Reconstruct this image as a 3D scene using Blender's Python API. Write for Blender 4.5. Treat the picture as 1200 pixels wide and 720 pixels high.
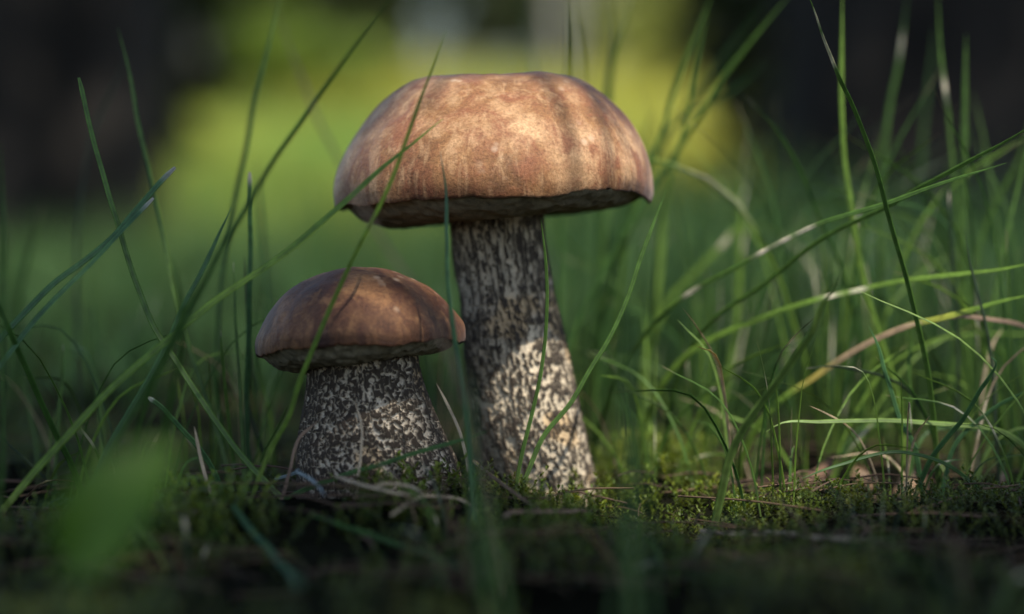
import bpy, math, random
import numpy as np
from mathutils import Vector, Matrix

for o in list(bpy.data.objects):
    bpy.data.objects.remove(o)
SC = bpy.context.scene
COL = SC.collection
rng = np.random.default_rng(11)
random.seed(11)

# ------------------------------------------------------------------ camera
CAM = np.array([0.0, -0.923, 0.116])
FPX = 2833.0                                   # focal length in photo pixels (85 mm on a 36 mm sensor)
PITCH = math.atan(130 / FPX)
cd = bpy.data.cameras.new('camera')
cam = bpy.data.objects.new('camera', cd)
COL.objects.link(cam)
cam.location = CAM
cam.rotation_euler = (math.pi / 2 - PITCH, 0, 0)
cd.lens = 85.0
cd.sensor_width = 36.0
cd.clip_start = 0.01
cd.clip_end = 300
cd.dof.use_dof = True
cd.dof.focus_distance = 0.868
cd.dof.aperture_fstop = 3.0
cd.dof.aperture_blades = 9
SC.camera = cam

# ------------------------------------------------------------------ sky, sun, exposure
SUN_AZ = math.radians(34)                      # to the right of straight behind the camera
SUN_EL = math.radians(57)
S = np.array([math.sin(SUN_AZ) * math.cos(SUN_EL), -math.cos(SUN_AZ) * math.cos(SUN_EL), math.sin(SUN_EL)])
w = bpy.data.worlds.new('World')
SC.world = w
w.use_nodes = True
nt = w.node_tree
bg = nt.nodes['Background']
sky = nt.nodes.new('ShaderNodeTexSky')
sky.sky_type = 'NISHITA'
sky.sun_disc = False
sky.sun_elevation = SUN_EL
sky.sun_rotation = math.pi - SUN_AZ
nt.links.new(sky.outputs[0], bg.inputs[0])
bg.inputs[1].default_value = 0.15
sl = bpy.data.lights.new('sun', 'SUN')
sun = bpy.data.objects.new('sun', sl)
COL.objects.link(sun)
sl.energy = 4.6
sl.angle = math.radians(0.53)
sl.color = (1.0, 0.94, 0.84)
sun.location = (3, -4, 6)
sun.rotation_euler = Vector(S).to_track_quat('Z', 'Y').to_euler()
SC.view_settings.view_transform = 'Standard'
SC.view_settings.look = 'None'
SC.view_settings.gamma = 1
SC.view_settings.exposure = 1.0
SC.render.engine = 'CYCLES'
SC.cycles.use_denoising = True
SC.cycles.max_bounces = 8
SC.cycles.transmission_bounces = 6
SC.cycles.transparent_max_bounces = 6

# ------------------------------------------------------------------ numeric helpers
def _hash(ix, iy, iz, seed):
    h = (ix.astype(np.int64) * 374761393 + iy.astype(np.int64) * 668265263 + iz.astype(np.int64) * 2147483647 + seed * 974634777) & 0xFFFFFFFF
    h = ((h ^ (h >> 13)) * 1274126177) & 0xFFFFFFFF
    h = ((h ^ (h >> 16)) * 2246822519) & 0xFFFFFFFF
    return ((h ^ (h >> 15)) & 0xFFFF) / 32767.5 - 1.0

def noise(x, y, z=0.0, seed=0):
    x, y, z = np.broadcast_arrays(np.asarray(x, float), np.asarray(y, float), np.asarray(z, float))
    ix, iy, iz = np.floor(x).astype(int), np.floor(y).astype(int), np.floor(z).astype(int)
    fx, fy, fz = x - ix, y - iy, z - iz
    fx, fy, fz = (f * f * f * (f * (f * 6 - 15) + 10) for f in (fx, fy, fz))
    r = 0
    for a in (0, 1):
        for b in (0, 1):
            for c in (0, 1):
                wt = (fx if a else 1 - fx) * (fy if b else 1 - fy) * (fz if c else 1 - fz)
                r = r + wt * _hash(ix + a, iy + b, iz + c, seed)
    return r

def fbm(x, y, z=0.0, seed=0, o=3):
    r, a, f = 0, 1.0, 1.0
    for k in range(o):
        r = r + a * noise(np.asarray(x) * f, np.asarray(y) * f, np.asarray(z) * f, seed + k * 7)
        a *= 0.5
        f *= 2.03
    return r

def sstep(a, b, x):
    t = np.clip((np.asarray(x, float) - a) / (b - a), 0, 1)
    return t * t * (3 - 2 * t)

def ground(x, y):
    """height of the ground in metres"""
    x = np.asarray(x, float)
    y = np.asarray(y, float)
    near = 1 - sstep(1.0, 3.0, np.hypot(x, y))
    z = near * (0.006 * noise(x * 16, y * 16, 0, 3) + 0.0025 * noise(x * 55, y * 55, 0, 4))
    z = z + 0.02 * (1 - near) * noise(x * 1.1, y * 1.1, 0, 5)
    z = z - 0.002 * sstep(0.05, 0.4, -y) * near
    z = z + 0.012 * np.exp(-((x + 0.06) ** 2 + (y + 0.075) ** 2) / 0.004) - 0.006 * np.exp(-((x - 0.02) ** 2 + (y + 0.01) ** 2) / 0.0025)
    z = z + 0.0135 * np.exp(-((x - 0.053) ** 2 + (y + 0.005) ** 2) / 0.0006) + 0.006 * np.exp(-((x - 0.10) ** 2 + (y + 0.02) ** 2) / 0.0008)
    z = z + 0.74 * sstep(2.5, 15.5, y) + 0.02 * np.maximum(y - 15, 0) * (y < 60)
    return z

def ray(px, py):
    a, b = (px - 600) / FPX, -(py - 360) / FPX
    f = np.array([0, math.cos(PITCH), -math.sin(PITCH)])
    u = np.array([0, math.sin(PITCH), math.cos(PITCH)])
    return np.array([a, 0, 0]) + u * b + f

def at(px, py, Y):
    d = ray(px, py)
    return CAM + d * ((Y - CAM[1]) / d[1])

def on_ground(px, py, lift=0.0):
    d = ray(px, py)
    lo, hi = 0.25, 3.0
    for _ in range(40):
        m = (lo + hi) / 2
        p = CAM + d * m
        if p[2] - lift > ground(p[0], p[1]):
            lo = m
        else:
            hi = m
    return CAM + d * lo

def make_mesh(name, V, F, mat, parent=None, col=None, smooth=True, kind=None):
    me = bpy.data.meshes.new(name)
    V = np.asarray(V, np.float32)
    me.vertices.add(len(V))
    me.vertices.foreach_set('co', V.ravel())
    if isinstance(F, np.ndarray):
        n, k = F.shape
        me.loops.add(n * k)
        me.loops.foreach_set('vertex_index', F.astype(np.int32).ravel())
        me.polygons.add(n)
        me.polygons.foreach_set('loop_start', np.arange(0, n * k, k, dtype=np.int32))
        me.polygons.foreach_set('loop_total', np.full(n, k, np.int32))
    else:
        idx = [i for f in F for i in f]
        st, c = [], 0
        for f in F:
            st.append(c)
            c += len(f)
        me.loops.add(len(idx))
        me.loops.foreach_set('vertex_index', idx)
        me.polygons.add(len(F))
        me.polygons.foreach_set('loop_start', st)
        me.polygons.foreach_set('loop_total', [len(f) for f in F])
    me.update(calc_edges=True)
    me.validate()
    if smooth:
        me.polygons.foreach_set('use_smooth', np.ones(len(me.polygons), bool))
    if col is not None:
        a = me.color_attributes.new('Col', 'FLOAT_COLOR', 'POINT')
        c4 = np.ones((len(V), 4), np.float32)
        c4[:, :3] = col
        a.data.foreach_set('color', c4.ravel())
    me.materials.append(mat)
    ob = bpy.data.objects.new(name, me)
    COL.objects.link(ob)
    if parent is not None:
        ob.parent = parent
        ob.matrix_parent_inverse = Matrix.Translation(-Vector(parent.location))
    if kind:
        ob['kind'] = kind
    return ob

def empty(name, loc, label=None, cat=None, group=None):
    e = bpy.data.objects.new(name, None)
    e.empty_display_size = 0.02
    COL.objects.link(e)
    e.location = loc
    tag(e, label, cat, group)
    return e

def tag(o, label=None, cat=None, group=None):
    if label:
        o['label'] = label
    if cat:
        o['category'] = cat
    if group:
        o['group'] = group
    return o

def spline(P, n):
    P = np.asarray(P, float)
    if len(P) < 3:
        t = np.linspace(0, 1, n)[:, None]
        return P[0] * (1 - t) + P[-1] * t
    d = np.r_[0, np.cumsum(np.linalg.norm(np.diff(P, axis=0), axis=1) + 1e-9)]
    T = np.gradient(P, d, axis=0)
    u = np.linspace(0, d[-1], n)
    i = np.clip(np.searchsorted(d, u, side='right') - 1, 0, len(P) - 2)
    h = (d[i + 1] - d[i])[:, None]
    t = ((u - d[i]) / (d[i + 1] - d[i]))[:, None]
    return ((2 * t**3 - 3 * t**2 + 1) * P[i] + (t**3 - 2 * t**2 + t) * h * T[i]
            + (-2 * t**3 + 3 * t**2) * P[i + 1] + (t**3 - t**2) * h * T[i + 1])

def tube(P, R, k=8, cap=True, wob=0.0, seed=0):
    P = np.asarray(P, float)
    n = len(P)
    R = np.broadcast_to(np.asarray(R, float), (n,))
    T = np.gradient(P, axis=0)
    T /= np.linalg.norm(T, axis=1)[:, None] + 1e-12
    ref = np.array([0.31, 0.93, 0.17])
    A = np.cross(T, ref)
    A /= np.linalg.norm(A, axis=1)[:, None] + 1e-12
    B = np.cross(T, A)
    th = np.arange(k) * 2 * math.pi / k
    rr = R[:, None] * np.ones((1, k))
    if wob:
        rr = rr * (1 + wob * noise(np.cos(th)[None] * 3 + 5, np.sin(th)[None] * 3, np.arange(n)[:, None] * 0.35, seed))
    V = P[:, None] + rr[..., None] * (np.cos(th)[None, :, None] * A[:, None] + np.sin(th)[None, :, None] * B[:, None])
    i, j = np.meshgrid(np.arange(n - 1), np.arange(k), indexing='ij')
    a = i * k + j
    b = i * k + (j + 1) % k
    F = np.stack([a, b, b + k, a + k], -1).reshape(-1, 4)
    return V.reshape(-1, 3), F

def merge(parts):
    V, F, C, o = [], [], [], 0
    for p in parts:
        V.append(p[0])
        F.append(p[1] + o)
        if len(p) > 2:
            C.append(p[2])
        o += len(p[0])
    return np.concatenate(V), np.concatenate(F), (np.concatenate(C) if C else None)

# ------------------------------------------------------------------ materials
def new_mat(name):
    m = bpy.data.materials.new(name)
    m.use_nodes = True
    n = m.node_tree
    n.nodes.clear()
    out = n.nodes.new('ShaderNodeOutputMaterial')
    return m, n, out

def nd(n, t, **kw):
    x = n.nodes.new(t)
    for k, v in kw.items():
        setattr(x, k, v)
    return x

def noise_node(n, scale, detail=3, rough=0.55, vec=None, dist=0.0):
    x = nd(n, 'ShaderNodeTexNoise')
    x.inputs['Scale'].default_value = scale
    x.inputs['Detail'].default_value = detail
    x.inputs['Roughness'].default_value = rough
    x.inputs['Distortion'].default_value = dist
    if vec is not None:
        n.links.new(vec, x.inputs['Vector'])
    return x.outputs['Fac']

def ramp(n, fac, stops):
    r = nd(n, 'ShaderNodeValToRGB')
    e = r.color_ramp.elements
    while len(e) < len(stops):
        e.new(0.5)
    for i, (p, c) in enumerate(stops):
        e[i].position = p
        e[i].color = (*c, 1) if len(c) == 3 else c
    n.links.new(fac, r.inputs[0])
    return r.outputs[0]

def mix(n, fac, a, b, mode='MIX'):
    x = nd(n, 'ShaderNodeMix', data_type='RGBA', blend_type=mode)
    for s, v in ((x.inputs[0], fac), (x.inputs[6], a), (x.inputs[7], b)):
        if hasattr(v, 'is_linked') or hasattr(v, 'links'):
            n.links.new(v, s)
        elif isinstance(v, tuple):
            s.default_value = (*v, 1)
        else:
            s.default_value = v
    return x.outputs[2]

def bump(n, h, strength, dist):
    b = nd(n, 'ShaderNodeBump')
    b.inputs['Strength'].default_value = strength
    b.inputs['Distance'].default_value = dist
    n.links.new(h, b.inputs['Height'])
    return b.outputs[0]

def principled(n, color, rough=0.6, spec=0.4, normal=None, **kw):
    p = nd(n, 'ShaderNodeBsdfPrincipled')
    if isinstance(color, tuple):
        p.inputs['Base Color'].default_value = (*color, 1)
    else:
        n.links.new(color, p.inputs['Base Color'])
    p.inputs['Roughness'].default_value = rough
    p.inputs['Specular IOR Level'].default_value = spec
    if normal is not None:
        n.links.new(normal, p.inputs['Normal'])
    for k, v in kw.items():
        p.inputs[k].default_value = v
    return p

def leaf_mat(name, tint=(1, 1, 1), rough=0.42, spec=0.45, trans=0.35, nscale=120.0, amount=0.5, stripe=False):
    """foliage: colour per vertex, fine noise, light passing through"""
    m, n, out = new_mat(name)
    at_ = nd(n, 'ShaderNodeAttribute', attribute_name='Col')
    tc = nd(n, 'ShaderNodeTexCoord')
    f = noise_node(n, nscale, 4, 0.6, tc.outputs['Object'])
    c = mix(n, 1.0, at_.outputs['Color'], ramp(n, f, [(0.3, (1 - amount,) * 3), (0.7, (1 + amount * 0.6,) * 3)]), 'MULTIPLY')
    c = mix(n, 1.0, c, tint, 'MULTIPLY')
    p = principled(n, c, rough, spec)
    t = nd(n, 'ShaderNodeBsdfTranslucent')
    c2 = mix(n, 1.0, c, (1.5, 1.45, 0.6), 'MULTIPLY')
    n.links.new(c2, t.inputs[0])
    mx = nd(n, 'ShaderNodeMixShader')
    mx.inputs[0].default_value = trans
    n.links.new(p.outputs[0], mx.inputs[1])
    n.links.new(t.outputs[0], mx.inputs[2])
    n.links.new(mx.outputs[0], out.inputs[0])
    return m

M_BLADE = leaf_mat('grass_leaf', rough=0.45, spec=0.22, trans=0.32, nscale=260, amount=0.35)
M_MEADOW = leaf_mat('meadow_leaf', rough=0.55, spec=0.25, trans=0.42, nscale=3, amount=0.3)
M_MOSS = leaf_mat('moss_leaf', rough=0.5, spec=0.35, trans=0.35, nscale=150, amount=0.4)
M_TREELEAF = leaf_mat('tree_leaf', rough=0.5, spec=0.35, trans=0.35, nscale=6, amount=0.3)
M_BROAD = leaf_mat('broad_leaf', rough=0.5, spec=0.25, trans=0.5, nscale=60, amount=0.2)
M_DRY = leaf_mat('dry_grass', rough=0.6, spec=0.3, trans=0.1, nscale=220, amount=0.4)

def cap_mat(name, dark, mid, pale, red, sheen):
    m, n, out = new_mat(name)
    tc = nd(n, 'ShaderNodeTexCoord')
    v = tc.outputs['Object']
    big = noise_node(n, 26, 4, 0.6, v, 0.6)
    med = noise_node(n, 85, 5, 0.65, v, 0.4)
    fine = noise_node(n, 900, 4, 0.75, v)
    mp = nd(n, 'ShaderNodeMapping')
    mp.inputs['Scale'].default_value = (1, 1, 0.22)
    n.links.new(v, mp.inputs[0])
    streak = noise_node(n, 170, 4, 0.6, mp.outputs[0], 0.8)
    c = ramp(n, big, [(0.34, dark), (0.5, mid), (0.66, pale)])
    c = mix(n, ramp(n, med, [(0.44, (0, 0, 0)), (0.62, (0.9, 0.9, 0.9))]), c, red)
    c = mix(n, ramp(n, streak, [(0.50, (0, 0, 0)), (0.72, (0.65, 0.65, 0.65))]), c, pale)
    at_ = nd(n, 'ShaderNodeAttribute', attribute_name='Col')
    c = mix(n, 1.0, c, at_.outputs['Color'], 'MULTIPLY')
    c = mix(n, 1.0, c, ramp(n, fine, [(0.32, (0.60, 0.56, 0.53)), (0.64, (1.2, 1.2, 1.2))]), 'MULTIPLY')
    # small pale scuffs where the skin has worn
    vo = nd(n, 'ShaderNodeTexVoronoi')
    vo.inputs['Scale'].default_value = 150
    vo.inputs['Randomness'].default_value = 1
    n.links.new(v, vo.inputs['Vector'])
    spot = ramp(n, vo.outputs['Distance'], [(0.12, (1, 1, 1)), (0.27, (0, 0, 0))])
    msk = ramp(n, noise_node(n, 34, 2, 0.5, v), [(0.55, (0, 0, 0)), (0.66, (0.8, 0.8, 0.8))])
    c = mix(n, mix(n, 1.0, spot, msk, 'MULTIPLY'), c, (0.40, 0.28, 0.18))
    hb = nd(n, 'ShaderNodeMath', operation='MULTIPLY_ADD')
    n.links.new(fine, hb.inputs[0])
    hb.inputs[1].default_value = 0.5
    n.links.new(med, hb.inputs[2])
    p = principled(n, c, 0.6, 0.2, bump(n, hb.outputs[0], 0.6, 0.0013))
    p.inputs['Sheen Weight'].default_value = sheen
    p.inputs['Sheen Roughness'].default_value = 0.35
    p.inputs['Sheen Tint'].default_value = (0.85, 0.85, 1, 1)
    p.inputs['Subsurface Weight'].default_value = 0.06
    p.inputs['Subsurface Radius'].default_value = (0.004, 0.002, 0.001)
    n.links.new(p.outputs[0], out.inputs[0])
    return m

M_CAP_BIG = cap_mat('cap_tan', (0.080, 0.036, 0.014), (0.195, 0.094, 0.036), (0.40, 0.25, 0.13), (0.165, 0.062, 0.027), 0.12)
M_CAP_SMALL = cap_mat('cap_chestnut', (0.032, 0.0125, 0.005), (0.072, 0.029, 0.0105), (0.22, 0.108, 0.042), (0.056, 0.020, 0.009), 0.05)

def simple_vc(name, rough, spec, fine_scale, strength, dist, sss=0.0):
    m, n, out = new_mat(name)
    at_ = nd(n, 'ShaderNodeAttribute', attribute_name='Col')
    tc = nd(n, 'ShaderNodeTexCoord')
    f = noise_node(n, fine_scale, 4, 0.65, tc.outputs['Object'])
    c = mix(n, 1.0, at_.outputs['Color'], ramp(n, f, [(0.3, (0.7, 0.7, 0.7)), (0.7, (1.2, 1.2, 1.2))]), 'MULTIPLY')
    p = principled(n, c, rough, spec, bump(n, f, strength, dist))
    if sss:
        p.inputs['Subsurface Weight'].default_value = sss
        p.inputs['Subsurface Radius'].default_value = (0.003, 0.002, 0.0015)
    n.links.new(p.outputs[0], out.inputs[0])
    return m

M_STEM = simple_vc('stem_flesh', 0.85, 0.08, 900, 0.5, 0.0006, 0.05)
M_PORE = simple_vc('pore_layer', 0.85, 0.15, 1600, 0.8, 0.0005)
M_BARK = simple_vc('bark', 0.9, 0.15, 30, 0.8, 0.01)
M_SOIL = simple_vc('soil', 1.0, 0.0, 140, 0.9, 0.006)
M_TWIG = simple_vc('twig_bark', 0.85, 0.2, 400, 0.6, 0.0008)

# ------------------------------------------------------------------ ground
def graded(lo, hi, fine, step):
    a = list(np.arange(-fine, fine + 1e-6, step))
    s, x = step, fine
    while x < hi:
        s *= 1.09
        x += s
        a.append(x)
    s, x = step, -fine
    while x > lo:
        s *= 1.09
        x -= s
        a.insert(0, x)
    return np.array(a)
gx = graded(-80, 80, 0.42, 0.006)
gy = graded(-40, 120, 0.62, 0.006)
X, Y = np.meshgrid(gx, gy, indexing='xy')
Z = ground(X, Y)
nx, ny = len(gx), len(gy)
i, j = np.meshgrid(np.arange(nx - 1), np.arange(ny - 1), indexing='xy')
a = j * nx + i
F = np.stack([a, a + 1, a + 1 + nx, a + nx], -1).reshape(-1, 4)
n1 = fbm(X * 9, Y * 9, 0, 21)[..., None]
far = sstep(1.5, 5.0, Y)[..., None]
soil = np.array([0.006, 0.0062, 0.004]) * (1 + 0.5 * n1)
soil = soil * (1 - far) + far * np.array([0.10, 0.12, 0.03])
g = make_mesh('ground', np.stack([X, Y, Z], -1).reshape(-1, 3), F, M_SOIL, col=soil.reshape(-1, 3), kind='structure')

# ------------------------------------------------------------------ mushrooms
def build_stem(path, radii, n_len, n_ang, style, parent, seed):
    P = spline(path, n_len)
    d = np.r_[0, np.cumsum(np.linalg.norm(np.diff(P, axis=0), axis=1))]
    pd = np.linspace(0, 1, len(radii))
    R = np.interp(np.linspace(0, 1, n_len), pd, radii)
    k = np.ones(15) / 15
    R = np.convolve(np.pad(R, 7, mode='edge'), k, 'valid')
    th = np.arange(n_ang) * 2 * math.pi / n_ang
    L = d[:, None] * np.ones((1, n_ang))
    f = np.linspace(0, 1, n_len)[:, None]              # 0 base .. 1 top
    rad = R[:, None] * np.ones((1, n_ang))
    cx, sx = np.cos(th)[None], np.sin(th)[None]
    rad = rad * (1 + 0.05 * noise(cx * 1.3 + 9, sx * 1.3, L * 28, seed) + 0.018 * noise(cx * 4, sx * 4, L * 50, seed + 1))
    u, v = cx * rad, sx * rad
    wx = 0.0008 * noise(u * 600, v * 600, L * 400, seed + 2)
    wz = 0.0010 * noise(u * 500 + 7, v * 500, L * 400, seed + 3)
    if style == 'big':
        up = sstep(0.45, 0.9, f)
        a1 = fbm((u + wx) * 1350, (v + wx) * 1350, (L + wz) * 170, seed + 4, 3)
        a2 = fbm((u + wx) * 1150, (v + wx) * 1150, (L + wz) * 400, seed + 5, 3)
        fld = a1 * up + a2 * (1 - up)
        dark = sstep(-0.06, 0.34, fld + 0.10 * up - 0.06 * (1 - up) + 0.12 * np.exp(-((f - 0.45) / 0.16) ** 2))
        pale = np.array([0.36, 0.30, 0.215])
        drk = np.array([0.042, 0.033, 0.025])
    else:
        r1 = np.abs(fbm((u + wx) * 680, (v + wx) * 680, (L + wz) * 400, seed + 4, 2))
        r2 = fbm((u + wx) * 1250, (v + wx) * 1250, (L + wz) * 850, seed + 6, 2)
        dark = sstep(0.10, 0.36, r1 + 0.30 * r2)
        pale = np.array([0.40, 0.335, 0.25])
        drk = np.array([0.032, 0.024, 0.0175])
    ridge = noise(cx * 9, sx * 9, L * 30, seed + 8) + 0.6 * noise(cx * 22, sx * 22, L * 40, seed + 9)
    rad = rad + 0.0011 * dark + 0.0006 * ridge * (0.3 + 0.7 * f)
    pc = pale * (1 + 0.22 * fbm(u * 160, v * 160, L * 120, seed + 11)[..., None])
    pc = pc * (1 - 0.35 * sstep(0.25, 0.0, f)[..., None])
    pc = pc * (np.array([1, 1, 1]) + sstep(0.35, 0.75, fbm(u * 55, v * 55, L * 50, seed + 13))[..., None] * np.array([0.05, -0.08, -0.25]))
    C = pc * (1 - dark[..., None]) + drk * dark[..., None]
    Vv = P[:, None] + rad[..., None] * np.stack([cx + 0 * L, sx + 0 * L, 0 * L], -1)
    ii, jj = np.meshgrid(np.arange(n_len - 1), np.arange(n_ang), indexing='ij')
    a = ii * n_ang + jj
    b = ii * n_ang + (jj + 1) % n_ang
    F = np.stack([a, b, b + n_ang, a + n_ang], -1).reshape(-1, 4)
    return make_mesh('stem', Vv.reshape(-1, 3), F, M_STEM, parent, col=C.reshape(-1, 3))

def build_cap(c, R, H, profL, profR, tilt_y, tilt_x, mat, parent, seed, bulge, stem_r, tint=None, rag=1.0):
    """c = centre of the rim plane; tilt_y lowers the left side, tilt_x lifts the front"""
    nr, na = 150, 300
    th = np.arange(na) * 2 * math.pi / na
    cx, sx = np.cos(th)[None], np.sin(th)[None]
    def prof(tab, n):
        t = np.array(tab, float)
        t = np.c_[t, np.zeros(len(t))]
        return spline(t, n)[:, :2]
    A, B = prof(profL, nr), prof(profR, nr)
    wgt = (0.5 + 0.5 * cx)
    rr = A[:, :1] * (1 - wgt) + B[:, :1] * wgt
    hh = A[:, 1:] * (1 - wgt) + B[:, 1:] * wgt
    u, v = cx * rr, sx * rr
    rr = rr * (1 + 0.030 * noise(cx * 1.2 + 3, sx * 1.2, 0, seed) * np.clip(rr, 0, 1) + 0.012 * noise(cx * 3.5, sx * 3.5, 2, seed + 1))
    z = H * (hh + 0.05 * fbm(u * 1.6 + 5, v * 1.6, hh, seed + 2, 2) + 0.008 * fbm(u * 7, v * 7, hh * 3, seed + 3, 2))
    rim = np.exp(-((np.arange(nr)[:, None] - nr * 0.86) / (nr * 0.09)) ** 2)
    z = z + rim * rag * (0.0012 * noise(cx * 5, sx * 5, 0, seed + 5) + 0.0005 * noise(cx * 38, sx * 38, 0, seed + 6)
                   + 0.0022 * np.maximum(0, noise(cx * 17, sx * 17, 3, seed + 9) - 0.45))
    V = np.stack([cx * rr * R, sx * rr * R, z], -1)
    ii, jj = np.meshgrid(np.arange(nr - 1), np.arange(na), indexing='ij')
    a = ii * na + jj
    b = ii * na + (jj + 1) % na
    F = np.stack([a, a + na, b + na, b], -1).reshape(-1, 4)
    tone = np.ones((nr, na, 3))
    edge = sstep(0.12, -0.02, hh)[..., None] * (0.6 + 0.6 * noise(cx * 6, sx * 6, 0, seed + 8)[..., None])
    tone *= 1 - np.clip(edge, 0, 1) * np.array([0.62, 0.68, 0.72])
    if tint is not None:
        tone *= tint(u, v, hh)[..., None]
    Mx = Matrix.Translation(Vector(c)) @ Matrix.Rotation(tilt_y, 4, 'Y') @ Matrix.Rotation(tilt_x, 4, 'X')
    Mn = np.array(Mx)
    tr = lambda q: q.reshape(-1, 3) @ Mn[:3, :3].T + Mn[:3, 3]
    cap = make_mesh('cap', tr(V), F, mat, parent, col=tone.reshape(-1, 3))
    # pore layer under the cap
    tab = [(0.985, 0.03), (0.965, -0.10), (0.90, -0.42), (0.78, -0.82), (0.62, -1.0), (0.45, -0.95), (stem_r / R * 1.12, -0.75), (stem_r / R * 0.8, -0.35)]
    Pp = prof(tab, 60)
    pr = Pp[:, :1] * (1 + 0.030 * noise(cx * 1.2 + 3, sx * 1.2, 0, seed) + 0.012 * noise(cx * 3.5, sx * 3.5, 2, seed + 1))
    pz = Pp[:, 1:] * bulge * (1 - 0.28 * cx) * (1 + 0.18 * noise(cx * 1.5, sx * 1.5, 4, seed + 4)) + 0.0006 * noise(cx * pr * 22, sx * pr * 22, 0, seed + 7)
    Vp = np.stack([cx * pr * R, sx * pr * R, pz], -1)
    ii, jj = np.meshgrid(np.arange(59), np.arange(na), indexing='ij')
    a = ii * na + jj
    b = ii * na + (jj + 1) % na
    Fp = np.stack([a, a + na, b + na, b], -1).reshape(-1, 4)
    pc = np.array([0.125, 0.104, 0.066]) * (1 + 0.3 * fbm(cx * pr * 30, sx * pr * 30, 0, seed + 10)[..., None])
    make_mesh('pore_surface', tr(Vp), Fp, M_PORE, cap, col=pc.reshape(-1, 3))
    cap.children[0].matrix_parent_inverse = cap.matrix_world.inverted() if False else Matrix.Identity(4)
    return cap

# big mushroom, axis at world Y = 0
bigY = 0.0
base = at(642, 592, bigY)
root = empty('mushroom', (base[0], base[1], base[2]),
             'large mushroom with broad tan cap and tall speckled stem leaning at its foot', 'mushroom')
BIG = root
path = [at(652, 612, bigY), at(641, 575, bigY), at(625, 520, bigY), at(611, 450, bigY), at(594, 350, bigY), at(582, 262, bigY), at(581, 232, bigY)]
build_stem(path, [0.0195, 0.0200, 0.0205, 0.0196, 0.0185, 0.0172, 0.0168, 0.0170], 680, 620, 'big', root, 40)
pL = [(0.0, 1.0), (0.25, 1.0), (0.45, 0.965), (0.62, 0.845), (0.76, 0.675), (0.88, 0.485), (0.96, 0.295), (1.0, 0.11), (1.0, 0.02), (0.985, -0.06), (0.955, -0.03), (0.93, 0.03)]
pR = [(0.0, 1.0), (0.25, 0.985), (0.40, 0.955), (0.62, 0.84), (0.80, 0.645), (0.91, 0.46), (0.975, 0.27), (1.0, 0.11), (0.995, 0.0), (0.975, -0.05), (0.95, -0.02), (0.93, 0.03)]
capc = at(581, 228, bigY)
build_cap(capc, 0.0603, 0.0462, pL, pR, math.radians(-1.4), math.radians(-1.0), M_CAP_BIG, root, 70, 0.0088, 0.017)

# small mushroom, nearer the camera
smY = -0.05
base = at(440, 575, smY)
root = empty('mushroom', (base[0], base[1], base[2]),
             'small stout mushroom with dark chestnut cap and thick black-flecked stem', 'mushroom')
path = [at(446, 600, smY), at(444, 562, smY), at(436, 520, smY), at(430, 480, smY), at(427, 440, smY), at(426, 405, smY), at(425, 385, smY)]
build_stem(path, [0.0300, 0.0300, 0.0285, 0.0255, 0.0225, 0.0200, 0.0188, 0.0184], 500, 780, 'small', root, 140)
qL = [(0.0, 1.0), (0.25, 0.97), (0.45, 0.88), (0.65, 0.72), (0.82, 0.50), (0.93, 0.28), (0.99, 0.10), (1.0, 0.0), (0.985, -0.09), (0.95, -0.06), (0.92, 0.02)]
qR = [(0.0, 1.0), (0.25, 0.985), (0.45, 0.90), (0.65, 0.74), (0.82, 0.54), (0.93, 0.33), (0.99, 0.14), (1.0, 0.02), (0.985, -0.08), (0.95, -0.05), (0.92, 0.02)]
capc = at(420, 402, smY)
build_cap(capc, 0.0381, 0.0268, qL, qR, math.radians(-4.0), math.radians(-4.0), M_CAP_SMALL, root, 170, 0.0072, 0.0188)

# ------------------------------------------------------------------ grass blades
GREENS = {
    'deep': (0.032, 0.080, 0.014), 'mid': (0.058, 0.115, 0.020), 'bright': (0.105, 0.18, 0.024),
    'blue': (0.042, 0.100, 0.034), 'pale': (0.13, 0.20, 0.045), 'yellow': (0.26, 0.25, 0.06),
    'dry': (0.33, 0.25, 0.16), 'brown': (0.15, 0.095, 0.06), 'dark': (0.028, 0.045, 0.024), 'grey': (0.13, 0.16, 0.16)}

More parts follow.
